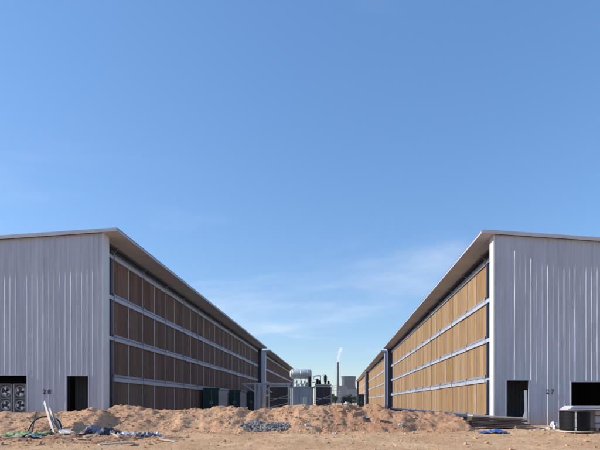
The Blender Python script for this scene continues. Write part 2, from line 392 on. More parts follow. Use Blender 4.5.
mound('rounded soil heap in front of the big grey transformer',
      [(-6.4, -0.1), (-5.0, 0.6)] + crest([(258, 409.5), (275, 408), (290, 404.5), (300, 404), (315, 406), (328, 406.5)], 24.4) + [(0.4, 0.9), (2.0, -0.1)],
      24.4, 3.6, 2.4, M['mound'], 8.9)
mound('reddish brown soil heap tapering towards the sunlit tan pad wall',
      [(-2.4, -0.1), (-1.0, 0.7)] + crest([(330, 406), (340, 402.5), (346, 404), (358, 406), (372, 405.5), (384, 408), (398, 409), (412, 411), (432, 411.5), (455, 413)], 24.5) + [(6.75, 0.38), (7.5, -0.1)],
      24.5, 3.7, 2.6, M['mound_red'], 13.3, rough=1.25)

mound('low brown spoil strip under the boards and bags nearest the camera',
      [(-16.5, -0.1), (-14.5, 0.12), (-12.9, 0.16), (-11.6, 0.15), (-10.7, 0.24), (-9.9, 0.15), (-8.4, 0.14), (-6.8, 0.12), (-5.6, -0.1)],
      18.6, 2.6, 1.9, M['mound_red'], 21.3, rough=0.8)

def top_z(x, y):
    z = ground_z(x, y)
    for hz, x0, x1, yc, wf, wb in MOUNDS:
        if x0 < x < x1 and yc - wf * 1.4 < y < yc + wb * 1.3: z = max(z, hz(x, y))
    return z

# loose clods and crumbs of soil: nobody could count them
def icos():
    bm = bmesh.new(); bmesh.ops.create_icosphere(bm, subdivisions=1, radius=1.0)
    v = [p.co.copy() for p in bm.verts]; f = [[q.index for q in p.verts] for p in bm.faces]; bm.free(); return v, f
ICO_V, ICO_F = icos()
def lumps(name, m, pts, **kw):
    V = []; F = []
    for (x, y, z, s) in pts:
        b = len(V)
        rot = Matrix.Rotation(random.uniform(0, 6.28), 3, Vector((random.gauss(0, 1), random.gauss(0, 1), random.gauss(0, 1))).normalized())
        sx, sy, sz = s * random.uniform(.7, 1.4), s * random.uniform(.7, 1.4), s * random.uniform(.5, .95)
        for p in ICO_V:
            k = random.uniform(.7, 1.25); q = rot @ Vector((p.x * sx * k, p.y * sy * k, p.z * sz * k))
            V.append((x + q.x, y + q.y, z + q.z * 0.8))
        F += [tuple(i + b for i in f) for f in ICO_F]
    me = bpy.data.meshes.new(name); me.from_pydata(V, [], F)
    return mesh_obj(name, me, m, fixn=False, **kw)
pts = []
for hz, x0, x1, yc, wf, wb in MOUNDS:
    for _ in range(2300):
        x = random.uniform(x0 + .6, x1 - .6); y = random.uniform(yc - wf * 1.15, yc + 0.6)
        s = min(0.085, 0.008 + 0.012 * random.paretovariate(1.9) * .55)
        pts.append((x, y, top_z(x, y) + s * 0.15, s))
lumps('soil_clod', M['clod'], pts, label='loose soil clods strewn over the heaps', cat='soil', kind='stuff')
pts = []
for _ in range(3200):
    y = 13.5 + 11 * random.random() ** 0.7; x = random.uniform(-0.8 * y, 0.62 * y)
    s = min(0.09, 0.010 + random.expovariate(1 / 0.013))
    pts.append((x, y, top_z(x, y) + s * 0.15, s))
lumps('soil_crumb', M['clod'], pts, label='small crumbs of soil scattered on the bare ground', cat='soil', kind='stuff')
# grey rubble patch on the toe of the ridge
pts = []
for _ in range(650):
    a = random.uniform(0, 6.28); r = math.sqrt(random.random())
    x = -3.4 + 1.15 * r * math.cos(a) ; y = 21.5 + 0.6 * r * math.sin(a)
    s = random.uniform(0.03, 0.095)
    pts.append((x, y, top_z(x, y) + s * 0.3 + 0.16 * max(0, 1 - r), s))
lumps('grey_rubble', M['gravel'], pts, label='patch of dark grey crushed stone at the foot of the soil ridge', cat='rubble', kind='stuff')

# ------------------------------------------------------------------ the long sheds
def text_mesh(txt, size, depth, m, parent, loc, rot, name):
    c = bpy.data.curves.new('txt', 'FONT'); c.body = txt; c.size = size; c.extrude = depth; c.align_x = 'CENTER'; c.offset = 0.006
    o = bpy.data.objects.new('txt', c); COL.objects.link(o)
    dg = bpy.context.evaluated_depsgraph_get(); me = bpy.data.meshes.new_from_object(o.evaluated_get(dg))
    bpy.data.objects.remove(o); me.materials.clear(); me.materials.append(m)
    n = bpy.data.objects.new(name, me); COL.objects.link(n); n.parent = parent; n.location = loc; n.rotation_euler = rot
    return n

BAY = 2.04
SLOPE = 0.068
def shed(side, y0, y1, base, openings, first_bay, nbay, label, near=True, number=None, pitch_post=2, xpad=None, xwing=None, xeave=None, W=25.0):
    """side: -1 left row, +1 right row. Local u runs away from the alley. y0: front wall plane."""
    root = empty('factory_shed', (side * xwing, y0, base), label=label, cat='shed', group='long sheds with cooling pad walls')
    rn = random.Random(int(y0 * 7 + side))
    X = lambda u: side * u                      # local x from the wing tip
    up = abs(xpad) - abs(xwing)                 # pad plane, u
    ue = abs(xeave) - abs(xwing)                # eave, u (negative)
    Lb = y1 - y0
    soff = (10.84 if side < 0 else 10.74) - base                         # soffit height at the eave
    zt = lambda u: soff - SLOPE * (u - ue)
    # --- ribbed front wall with its openings
    pitch = 0.30
    us = []
    k = 0
    while k * pitch < W:
        b = k * pitch; h = rn.choice((.010, .014, .018, .026)) + rn.uniform(-.002, .003); mi = rn.random() < .25
        us += [(b, 0), (b + 0.200, 0.0), (b + 0.230, h), (b + 0.266, h), (b + 0.296, 0.0)]
        k += 1
    us = [p for p in us if p[0] <= W]
    def noff(u):
        for (a, na), (b, nb) in zip(us, us[1:]):
            if a <= u <= b: return na + (nb - na) * (u - a) / max(1e-6, b - a)
        return 0
    for (a, b, h) in openings:
        for e in (a, b): us.append((e, noff(e)))
    us = sorted(set(us))
    rows = 30 if near else 2
    def wob(u, z): return (0.005 * noise.noise(Vector((u * 0.5, z * 0.35, y0))) + 0.002 * noise.noise(Vector((u * 1.7, z * 0.6, y0 + 5)))) if near else 0
    def rh(u, z): return max(.3, 1.0 + .45 * noise.noise(Vector((int(u / pitch) * 3.7, z * 0.9, y0 + 11)))) if near else 1   # hand-formed ribs, uneven up the sheet
    mb = MB()
    for (a, na), (b, nb) in zip(us, us[1:]):
        if b - a < 1e-5: continue
        lo = 0.0
        for (oa, ob, oh) in openings:
            if oa - 1e-4 < (a + b) / 2 < ob + 1e-4: lo = oh
        zr = [lo] + [z for z in [i * 10.0 / rows for i in range(1, rows + 1)] if lo + .05 < z < min(zt(a), zt(b)) - 0.15]
        A = [(X(a), -na * rh(a, z) - wob(a, z), z) for z in zr] + [(X(a), -na - wob(a, zt(a)), zt(a))]
        B = [(X(b), -nb * rh(b, z) - wob(b, z), z) for z in zr] + [(X(b), -nb - wob(b, zt(b)), zt(b))]
        n_ = len(A); mb.add(A + B, [(i, n_ + i, n_ + i + 1, i + 1) for i in range(n_ - 1)])
    mb.build('front_wall', M['sheet'], root)
    # inner leaf behind the sheet, split round the openings
    cuts = sorted(openings); u_ = 0.03; mb = MB()
    for (a, b, h) in cuts + [(W, W, 0)]:
        if a > u_: mb.hexa([(X(u_), .05, 0), (X(a), .05, 0), (X(a), .2, 0), (X(u_), .2, 0), (X(u_), .05, zt(u_) - .02), (X(a), .05, zt(a) - .02), (X(a), .2, zt(a) - .02), (X(u_), .2, zt(u_) - .02)])
        if b > a: mb.hexa([(X(a), .05, h), (X(b), .05, h), (X(b), .2, h), (X(a), .2, h), (X(a), .05, zt(a) - .02), (X(b), .05, zt(b) - .02), (X(b), .2, zt(b) - .02), (X(a), .2, zt(a) - .02)])
        u_ = b
    mb.build('inner_wall', M['interior'], root)
    # trims round each opening
    for (a, b, h) in cuts:
        mb = MB(); t = 0.06
        mb.box(X(a - t), X(a), -.045, .21, 0, h + t); mb.box(X(b), X(b + t), -.045, .21, 0, h + t); mb.box(X(a), X(b), -.045, .21, h, h + t)
        mb.build('opening_trim', M['sheet'], root)
    # wing: the white end return at front and far end
    for yy, th in ((0.0, 0.6), (Lb - 0.5, 0.5)):
        mb = MB(); mb.box(X(-.03), X(.02), yy - .05 if yy == 0 else yy, yy + th, 0, zt(0)); mb.box(X(-.035), X(.025), yy - .055 if yy == 0 else yy, yy - .042 if yy == 0 else yy + .02, 0, zt(.025))
        mb.build('corner_trim', M['trim'] if near and yy == 0 else M['sheet'], root)
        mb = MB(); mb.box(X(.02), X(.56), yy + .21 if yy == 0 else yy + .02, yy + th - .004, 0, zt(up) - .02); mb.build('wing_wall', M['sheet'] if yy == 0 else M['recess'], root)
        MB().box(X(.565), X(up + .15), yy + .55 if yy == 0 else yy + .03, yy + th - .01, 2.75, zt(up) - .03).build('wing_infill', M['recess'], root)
    # rear and outer walls, floor, pad backing
    mb = MB(); mb.hexa([(X(.03), Lb - .02, 0), (X(W), Lb - .02, 0), (X(W), Lb + .15, 0), (X(.03), Lb + .15, 0), (X(.03), Lb - .02, zt(0) - .02), (X(W), Lb - .02, zt(W) - .02), (X(W), Lb + .15, zt(W) - .02), (X(.03), Lb + .15, zt(0) - .02)])
    mb.build('rear_wall', M['sheet'], root)
    MB().box(X(W), X(W + .15), 0.0, Lb + .15, 0, zt(W + .15) - .02).build('outer_wall', M['sheet'], root)
    MB().box(X(up + .14), X(up + .3), .6, Lb - .02, 0, zt(up + .3) - .03).build('pad_backing', M['dark'], root)
    MB().box(X(.035), X(W - .01), .21, Lb - .03, -.35, 0.0).build('floor_slab', M['concrete'], root)
    MB().box(X(0.0), X(W + .1), -.02, Lb + .1, -.6, -0.004).build('plinth', M['concrete'], root)
    # roof slab, front fascia, eave fascia
    fo = 0.15
    mb = MB(); u0, u1 = ue, W + .5
    mb.hexa([(X(u0), -fo, zt(u0) + .02), (X(u1), -fo, zt(u1) + .02), (X(u1), Lb + .2, zt(u1) + .02), (X(u0), Lb + .2, zt(u0) + .02),
             (X(u0), -fo, zt(u0) + .16), (X(u1), -fo, zt(u1) + .16), (X(u1), Lb + .2, zt(u1) + .16), (X(u0), Lb + .2, zt(u0) + .16)])
    rf = mb.build('roof', M['roof'], root)
    mb = MB()
    mb.hexa([(X(u0 + .01), -fo - .03, zt(u0) - .03), (X(u1), -fo - .03, zt(u1) - .03), (X(u1), -fo - .003, zt(u1) - .03), (X(u0 + .01), -fo - .003, zt(u0) - .03),
             (X(u0 + .01), -fo - .03, zt(u0) + .165), (X(u1), -fo - .03, zt(u1) + .165), (X(u1), -fo - .003, zt(u1) + .165), (X(u0 + .01), -fo - .003, zt(u0) + .165)])
    mb.build('gable_fascia', M['gable'], root)
    # eave fascia in lengths, each a touch off line
    n = max(2, int(Lb / 6)); st = (Lb + .2 + fo) / n
    for i in range(n):
        a = -fo - .02 + i * st; d = rn.uniform(-.012, .012)
        MB().box(X(ue - .03 + d), X(ue - .002 + min(d, 0)), a, a + st - .012, zt(ue) - .035 + d, zt(ue) + .075 + d * .5).build('eave_fascia', M['gable'], root)
    # soffit panels under the overhang
    sp = 4.1; n = int(Lb / sp + .999)
    for i in range(n):
        a = -fo + .01 + i * sp; b = min(a + sp - .03, Lb + .15); d = rn.uniform(0, .012)
        ua, ub = ue + .002, up + .12
        mb = MB(); mb.hexa([(X(ua), a, zt(ua) - .03 - d), (X(ub), a, zt(ub) - .03 - d), (X(ub), b, zt(ub) - .03 - d), (X(ua), b, zt(ua) - .03 - d),
                            (X(ua), a, zt(ua) - .004), (X(ub), a, zt(ub) - .004), (X(ub), b, zt(ub) - .004), (X(ua), b, zt(ua) - .004)])
        if i == 0: mb = MB(); mb.hexa([(X(ua), a, zt(ua) - .03), (X(-.04), a, zt(-.04) - .03), (X(-.04), b, zt(-.04) - .03), (X(ua), b, zt(ua) - .03), (X(ua), a, zt(ua) - .004), (X(-.04), a, zt(-.04) - .004), (X(-.04), b, zt(-.04) - .004), (X(ua), b, zt(ua) - .004)]); \
            mb.hexa([(X(-.03), .61, zt(-.03) - .03), (X(ub), .61, zt(ub) - .03), (X(ub), b, zt(ub) - .03), (X(-.03), b, zt(-.03) - .03), (X(-.03), .61, zt(-.03) - .004), (X(ub), .61, zt(ub) - .004), (X(ub), b, zt(ub) - .004), (X(-.03), b, zt(-.03) - .004)])
        mb.build('soffit_panel', M['soffit'], root)
    # --- pad wall: four tiers of pads, five gutters, mullions, posts
    yb = first_bay - y0
    ytop = zt(up)
    tiers = [z + 1.5 - base for z in (-0.72, 1.70, 4.09, 6.50)]     # underside of each pad row
    ph = 2.0
    f_ = side * -1                                                 # towards the alley
    if near:
        w_ = BAY - .06; s3 = w_ / 3
        mb = MB()
        for k in range(3):
            mb.box(X(up), X(up + .13), k * s3 + .006, (k + 1) * s3 - .006, 0, ph)
        mb.box(X(up + .03), X(up + .135), .002, w_ - .002, .002, ph - .002)
        first = None
        for zi in tiers:
            for b in range(nbay):
                loc = (rn.uniform(-.006, .006), yb + b * BAY + .03, zi)
                if first is None: first = mb.build('cooling_pad', M['pad_shaded'] if side < 0 else M['pad'], root); first.location = loc
                else: share(first, root, loc)
    else:
        for zi in tiers:
            mb = MB()
            for b in range(nbay): mb.box(X(up), X(up + .13), b * BAY + .05, (b + 1) * BAY - .05, 0, ph)
            o = mb.build('cooling_pad', M['pad_shaded'] if side < 0 else M['pad'], root, kind='stuff'); o.location = (0, yb, zi)
    # gutters: lower trough proud of an upper channel
    gz = [(-0.98, .26), (1.28, .42), (3.70, .39), (6.09, .41), (8.52, .36)]
    seg = BAY * 2
    for gi, (z, h) in enumerate(gz):
        z = z + 1.5 - base
        ng = int(nbay / 2 + .5) if near else 1
        sl = seg if near else nbay * BAY
        g0 = None
        for b in range(ng):
            if g0 is None:
                lo = h * .56
                mb = MB(); mb.box(X(up - .10), X(up + .02), 0, sl - .025, 0, lo); mb.box(X(up - .112), X(up - .10), 0, sl - .025, lo - .04, lo)
                g0 = mb.build('gutter', M['gutter'], root)
                mb = MB(); mb.box(X(up - .045), X(up + .02), 0, sl - .015, lo, h); mb.tube([(X(up - .075), 0.02, lo + .05), (X(up - .075), sl - .04, lo + .05)], .025, 6)
                ch = mb.build('channel', M['gutter_dark'], g0)
                g0.location = (0, yb + .012, z)
            else:
                g = share(g0, root, (0, yb + b * seg + .012, z + rn.uniform(-.012, .012))); share(ch, g)
    zlow = tiers[0] - .2; zhi = 8.88 + 1.5 - base
    # frame posts every other bay with a bracket to the soffit; slim mullions between
    p0 = m0 = None
    for b in range(nbay + 1):
        yy = yb + b * BAY
        if b % 2 == 0 and (near or b % 6 == 0):
            if p0 is None:
                mb = MB(); mb.box(X(up - .035), X(up + .1), -.028, .028, 0, ytop - .05)
                for (z, h) in gz: mb.box(X(up - .135), X(up - .036), -.035, .035, z + 1.5 - base - .03, z + 1.5 - base + h + .03)
                p0 = mb.build('post', M['post'], root); p0.location = (0, yy, 0)
                mb = MB(); mb.box(X(up - .42), X(up - .06), -.02, .02, ytop - .08, ytop - .02); mb.beam((X(up - .06), 0, ytop - .36), (X(up - .36), 0, ytop - .08), .025, .025)
                br = mb.build('bracket', M['post'], p0)
            else: q = share(p0, root, (0, yy, 0)); share(br, q)
        elif near:
            for zi in tiers:
                if m0 is None:
                    m0 = MB().box(X(up - .03), X(up + .1), -.024, .024, 0, ph).build('mullion', M['mullion'], root); m0.location = (0, yy, zi)
                else: share(m0, root, (0, yy, zi))
    # end frames in front of the first and behind the last bay
    for yy in (yb - .36, yb + nbay * BAY + .06):
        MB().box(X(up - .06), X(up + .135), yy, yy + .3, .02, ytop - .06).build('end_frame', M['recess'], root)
    for (z, h) in gz:
        MB().box(X(up - .10), X(up - .062), .62, yb - .03, z + 1.5 - base, z + 1.5 - base + h * .56).build('gutter_stub', M['gutter'], root)
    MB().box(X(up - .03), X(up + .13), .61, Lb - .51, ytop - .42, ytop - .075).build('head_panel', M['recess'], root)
    MB().box(X(up - .24), X(up - .035), .61, Lb - .51, ytop - .17, ytop - .045).build('head_shadow_strip', M['recess'], root)  # dark strip added to stand for the shadow band below the soffit
    if yb - .37 > .7: MB().box(X(up), X(up + .135), .61, yb - .37, 0, ytop - .43).build('blank_panel', M['dark'], root)
    if number:
        u, z = number[1], number[2]
        for i, chx in enumerate(number[0]):
            uu = u + (i - .5) * .25 * side
            t_ = text_mesh(chx, .34, .004, M['black'], root, (X(u) + (i - .5) * .27, -.045, z), (R(90), 0, 0), 'painted_numeral')
    return root

LP, LW, LE = 13.35, 12.75, 11.9
RP, RW, RE = 9.25, 8.55, 7.86
SH = empty
dL = dict(xpad=LP, xwing=LW, xeave=LE); dR = dict(xpad=RP, xwing=RW, xeave=RE)
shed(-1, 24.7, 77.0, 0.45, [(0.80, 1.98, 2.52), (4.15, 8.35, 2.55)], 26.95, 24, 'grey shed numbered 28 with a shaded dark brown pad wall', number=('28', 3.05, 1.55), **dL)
shed(1, 24.7, 77.0, 0.28, [(0.68, 1.88, 2.45), (4.21, 8.4, 2.36)], 28.0, 23, 'grey shed numbered 27 with a sunlit tan pad wall', number=('27', 3.05, 1.72), **dR)
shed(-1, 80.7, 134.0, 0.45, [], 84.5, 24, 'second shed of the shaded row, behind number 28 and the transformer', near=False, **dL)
shed(1, 80.8, 133.0, 0.28, [], 83.5, 24, 'second shed of the sunlit row, just past number 27', near=False, **dR)
shed(1, 137.0, 195.0, 0.28, [], 139.5, 26, 'farthest shed of the sunlit row, nearest the cooling tower in view', near=False, **dR)

# things inside the open bays
def fan_unit(loc, label):
    r = empty('fan_cabinet', loc, label=label, cat='fan', group='fan cabinets standing inside shed 28')
    hw, H_, t = .34, 1.62, .04; mb = MB()
    mb.box(-hw, hw, 0, .4, 0, t).box(-hw, hw, 0, .4, H_ - t, H_).box(-hw, -hw + t, 0, .4, t, H_ - t).box(hw - t, hw, 0, .4, t, H_ - t).box(-hw + t, hw - t, .36, .4, t, H_ - t).box(-hw + t, hw - t, .02, .36, H_ / 2 - .02, H_ / 2 + .02)
    mb.build('housing', M['fan'], r)
    for c in (H_ * .26, H_ * .74):
        f = MB().tube([(.27 * math.cos(k * math.pi / 12), .05, c + .27 * math.sin(k * math.pi / 12)) for k in range(25)], .03, 6, caps=False).build('shroud_ring', M['fan'], r)
        MB().tube([(0, .0, c), (0, .25, c)], .07, 12).build('hub', M['black'], f)
        for k in range(3):
            a = 2 * math.pi * k / 3 + .9 + c * 2.3 + loc[0]; pts = []
            for (rr, wd, tw) in ((.06, .04, .05), (.16, .11, .04), (.255, .15, .02)):
                for sgn in (-1, 1):
                    an = a + sgn * wd / rr * .7; pts.append((rr * math.cos(an), .1 + sgn * tw, c + rr * math.sin(an)))
            bl = MB().add(pts, [(0, 1, 3, 2), (2, 3, 5, 4)]).build('blade', M['fanwhite'], f)
            so = bl.modifiers.new('thick', 'SOLIDIFY'); so.thickness = .008
    MB().box(-hw, hw, .02, .38, -.5, -.002).build('stand', M['concrete'], r)
    return r
fan_unit((-17.62, 25.15, .95), 'grey cabinet of white fans nearest the opening edge inside shed 28')
fan_unit((-18.42, 25.15, .95), 'grey cabinet of white fans at the picture edge inside shed 28')
# corrugated partition just inside each small door, and a white sheet left in the right one
for (xa, xb, y, zb, lab) in ((-15.2, -13.0, 26.3, .45, 'dark ribbed partition seen through the doorway of shed 28'), (8.9, 11.2, 26.9, .28, 'dark ribbed partition seen through the doorway of shed 27')):
    mb = MB(); x = xa
    while x < xb:
        mb.box(x, x + .17, y, y + .03, zb, zb + 2.6); mb.box(x + .17, x + .22, y - .03, y + .03, zb, zb + 2.6); x += .22
    r = empty('partition', ((xa + xb) / 2, y, zb), label=lab, cat='partition'); o = mb.build('ribbed_sheet', M['interior'], r)
    o.location = (-(xa + xb) / 2, -y, -zb)
    o = MB().box(xa, xb, y + .035, y + .1, zb, zb + .12).box(xa, xb, y + .035, y + .1, zb + 2.4, zb + 2.52).build('rail', M['post'], r); o.location = (-(xa + xb) / 2, -y, -zb)
mb = MB(); mb.hexa([(10.25, 24.72, .28), (10.41, 24.72, .28), (10.41, 24.75, .28), (10.25, 24.75, .28), (10.25, 24.80, 2.2), (10.41, 24.80, 2.2), (10.41, 24.83, 2.2), (10.25, 24.83, 2.2)])
mb.hexa([(10.02, 24.68, .28), (10.2, 24.68, .28), (10.2, 24.70, .28), (10.02, 24.70, .28), (10.22, 24.69, 1.0), (10.32, 24.69, 1.0), (10.32, 24.71, 1.0), (10.22, 24.71, 1.0)])
mb.build('board', M['fanwhite'], label='narrow white board leaning inside the doorway of shed 27', cat='board')

# ------------------------------------------------------------------ switchgear cabinets
def cabinet(loc, wd, ln, h, label):
    r = empty('switchgear_cabinet', loc, label=label, cat='cabinet', group='dark green switchgear cabinets in the alley')
    MB().box(-wd / 2, wd / 2, 0, ln, .15, h).build('body', M['cab_pale'], r, bevel=.02)
    MB().box(-wd / 2 - .05, wd / 2 + .05, -.05, ln + .05, 0, .15).build('plinth', M['concrete'], r)
    mb = MB(); mb.hexa([(-wd / 2 - .12, -.12, h), (wd / 2 + .12, -.12, h), (wd / 2 + .12, ln + .12, h), (-wd / 2 - .12, ln + .12, h), (-wd / 2 - .05, -.05, h + .15), (wd / 2 + .05, -.05, h + .15), (wd / 2 + .05, ln + .05, h + .15), (-wd / 2 - .05, ln + .05, h + .15)])
    mb.build('roof', M['cab_green'], r)
    for s in (0, 1):
        a = -wd / 2 + .02 + s * wd / 2; 
        d = MB().box(a, a + wd / 2 - .04, -.03, -.002, .2, h - .05).build('door', M['cab_green'], r, bevel=.008)
        MB().box(a + (.08 if s else wd / 2 - .14), a + (.12 if s else wd / 2 - .10), -.06, -.03, h * .45, h * .58).build('handle', M['galv'], d)
    for k in range(int(ln / .8)):
        y = .12 + k * .8; mb = MB()
        for j in range(6): mb.box(wd / 2 + .001, wd / 2 + .02, y, y + .5, h * .6 + j * .09, h * .6 + j * .09 + .05)
        mb.build('louvre', M['cab_pale'], r)
    return r
cabinet((-12.2, 44.0, .25), 1.42, 3.6, 2.55, 'dark green cabinet standing nearest along the shaded pad wall')
cabinet((-11.75, 52.0, .25), 1.3, 3.5, 2.6, 'middle dark green cabinet of three along the shaded pad wall')
cabinet((-11.2, 58.8, .25), 1.3, 2.5, 2.7, 'dark green cabinet behind the steel gantry posts')
cabinet((4.45, 83, .25), 1.15, 2.2, 2.7, 'dark cabinet beside the sunlit row near its second shed')
cabinet((2.2, 98, .25), 2.1, 3.0, 2.3, 'dark low cabinet in the alley below the cooling tower')

# ------------------------------------------------------------------ steel gantry
g = empty('pipe_gantry', (-9.75, 56, .25), label='galvanised steel gantry with braced twin posts left of the transformer', cat='gantry')
zb = 3.62
for dy in (-.45, .45):
    MB().beam((-1.9, dy, zb), (4.0, dy, zb), .14, .2).build('beam', M['galv'], g)
for x in (-.28, .18):
    for dy in (-.45, .45): MB().box(x - .09, x + .09, dy - .09, dy + .09, 0, zb - .1).build('post', M['galv'], g)
MB().box(3.75, 3.93, -.54, -.36, 0, zb - .1).build('post', M['galv'], g)
for dy in (-.45, .45):
    MB().beam((-1.75, dy, zb - .1), (-.3, dy, zb - 1.05), .09, .09).build('brace', M['galv'], g)
    MB().beam((1.7, dy, zb - 1.05), (.25, dy, zb - .1), .09, .09).build('brace', M['galv'], g)
for x in (-1.8, -.05, 1.9, 3.8): MB().box(x - .06, x + .06, -.38, .38, zb - .06, zb + .06).build('cross_bar', M['galv'], g)
for x in (1.0, 2.6):
    mb = MB(); mb.tube([(x, 0, zb + .06), (x, 0, zb + .14)], .1, 8); mb.build('clamp', M['galv'], g)

# ------------------------------------------------------------------ power transformer in the gap between the sheds
t = empty('power_transformer', (-6.2, 80.0, .2), label='big pale grey power transformer with cylinder on top and dark radiators', cat='transformer')
MB().box(-6.0, 5.4, -1.6, 2.6, 0, .35).build('plinth', M['concrete'], t)
MB().box(-1.95, 1.9, -.9, 1.6, .35, 4.0).build('tank', M['tgrey'], t, bevel=.05)
for i in range(8):
    x = -1.75 + i * .5; MB().box(x, x + .09, -1.02, -.9, .4, 3.95).build('stiffener', M['tgrey'], t)
MB().box(-2.1, 2.05, -1.05, 1.75, 4.0, 4.14).build('cover', M['tlight'], t)
mb = MB(); prof = [(-1.92, .0), (-1.9, .45), (-1.75, .76), (-1.6, .82), (1.6, .82), (1.75, .76), (1.9, .45), (1.92, .0)]
mb.tube([(a, 0, 0) for a, r_ in prof], [max(.01, r_) for a, r_ in prof], 24)
cons = mb.build('conservator', M['tlight'], t, smooth=True); cons.location = (-.2, .2, 6.45)
for x in (-1.3, 0, 1.3):
    mb = MB(); pr = [(x, .825 * math.cos(k * math.pi / 12), .825 * math.sin(k * math.pi / 12)) for k in range(25)]; mb.tube(pr, .03, 5, caps=False); mb.build('band', M['galv'], cons)
for x in (-.6, .5): MB().tube([(x, 0, .8), (x, 0, .98)], .07, 8).build('filler_cap', M['galv'], cons)
for x in (-1.5, 1.1):
    MB().box(x - .08, x + .08, -.5, -.34, 4.14, 5.75).build('saddle_post', M['tgrey'], t); MB().box(x - .08, x + .08, .74, .9, 4.14, 5.75).build('saddle_post', M['tgrey'], t)
for x in (-.9, -.1, .55):
    mb = MB(); mb.lathe([(.0, 0), (.24, 0), (.24, .35), (.14, .4), (.14, .9), (.2, .93), (.14, .98), (.2, 1.05), (.14, 1.1), (.05, 1.15), (.05, 1.35), (0, 1.35)], (x, -.6, 4.14), 14)
    mb.build('bushing', M['tlight'], t, smooth=True)
for (x, y, z0, h, r_) in ((1.5, -.7, 4.14, 1.75, .34), (2.75, .1, 4.5, 1.0, .34), (3.15, .4, 4.5, .75, .3), (4.15, .1, 5.0, 1.15, .40), (4.7, .3, 4.5, .6, .3)):
    mb = MB(); pr = [(0, 0), (r_ * .6, 0)]
    k = 0
    while .1 + k * .14 < h: pr += [(r_ * .62, .06 + k * .14), (r_, .10 + k * .14), (r_ * .62, .14 + k * .14)]; k += 1
    pr += [(r_ * .35, h + .1), (.03, h + .12), (0, h + .2)]
    mb.lathe(pr, (x, y, z0), 16); mb.build('insulator', M['porcelain'], t, smooth=False)
MB().tube([(2.0, 0, 5.55), (2.3, 0, 6.1), (3.1, 0, 6.2), (3.25, 0, 6.1), (3.25, 0, 5.0)], .06, 8).build('relief_pipe', M['galv'], t)
MB().box(3.95, 4.35, -.1, .3, 4.5, 5.0).build('insulator_pedestal', M['fin'], t)
for x in (-1.15, .95): MB().lathe([(0, 0), (.3, 0), (.3, .75), (.36, .78), (.36, .86), (0, .86)], (x, .7, 4.14), 16).build('turret', M['tgrey'], t)
MB().box(-.75, .35, .3, 1.0, 4.14, 4.75).build('tap_changer', M['tgrey'], t, bevel=.03)
MB().tube([(-.2, .2, 5.7), (-.2, -.2, 5.2), (-.2, -.4, 4.14)], .07, 8).build('oil_pipe', M['tgrey'], t)
MB().tube([(1.9, -.5, 4.9), (2.4, -.5, 4.9), (2.4, -.5, 4.3), (3.4, -.3, 4.3)], .09, 8).build('oil_pipe', M['tgrey'], t)
MB().tube([(-1.5, -1.15, .5), (-1.5, -1.15, 3.9)], .09, 8).build('riser_pipe', M['tlight'], t)
for k, (a, b) in enumerate((((1.5, -.7, 6.05), (4.15, .1, 6.35)), ((-.9, -.6, 5.5), (-3.3, -9.0, 3.9)), ((-.1, -.6, 5.5), (-2.2, -9.0, 3.9)), ((.55, -.6, 5.5), (2.75, .1, 5.6)))):
    A = Vector(a); B = Vector(b); MB().tube([A + (B - A) * q / 8 - Vector((0, 0, .9 * (q / 8) * (1 - q / 8))) for q in range(9)], .03, 5).build('conductor', M['galv'], t)
MB().box(.3, 1.0, -1.35, -1.03, .9, 2.3).build('control_box', M['tlight'], t, bevel=.02)
for sx in (-1, 1):
    x0, x1 = (-5.7, -2.35) if sx < 0 else (2.3, 5.2)
    b = empty('radiator_bank'); b.parent = t
    MB().tube([(x0 + .1, -.4, 4.25), (x1 - .1, -.4, 4.25)], .2, 12).build('header', M['tlight'], b)
    MB().tube([(x0 + .1, .9, 4.25), (x1 - .1, .9, 4.25)], .2, 12).build('header', M['tlight'], b)
    MB().box(x0, x1, -.8, 1.3, 4.44, 4.62).build('top_plate', M['tlight'], b)
    f0 = None; n = 6; st = (x1 - x0 - .2) / n
    for row in range(4):
        for i in range(n):
            x = x0 + .1 + (i + .5) * st + (.04 if row % 2 else 0); y = -.55 + row * .5
            if f0 is None:
                mb = MB(); hw = st / 2 - .035
                mb.box(-hw, hw, -.03, .03, .55, 4.02)
                for q in (-.5, 0, .5): mb.box(q * hw * 1.3 - .04, q * hw * 1.3 + .04, -.05, -.03, .6, 3.97)
                f0 = mb.build('radiator_fin', M['fin'], b); f0.location = (x, y, 0)
            else: share(f0, b, (x, y, 0))
    for (xa, za, xb, zb_) in ((x0, 1.6, x1, 2.7), (x0, 2.1, x1, 2.1), (x0, .5, x1, 1.3)):
        MB().beam((xa, -.72, za), (xb, -.72, zb_), .06, .09).build('brace', M['galv'], b)
    for x in (x0, x1): MB().box(x - .07, x + .07, -.78, -.66, .35, 4.1).build('frame_post', M['tgrey'], b)
    MB().tube([(x0 if sx > 0 else x1, -.1, 4.25), (1.9 if sx > 0 else -1.95, -.1, 3.8)], .11, 8).build('connecting_pipe', M['tgrey'], b)

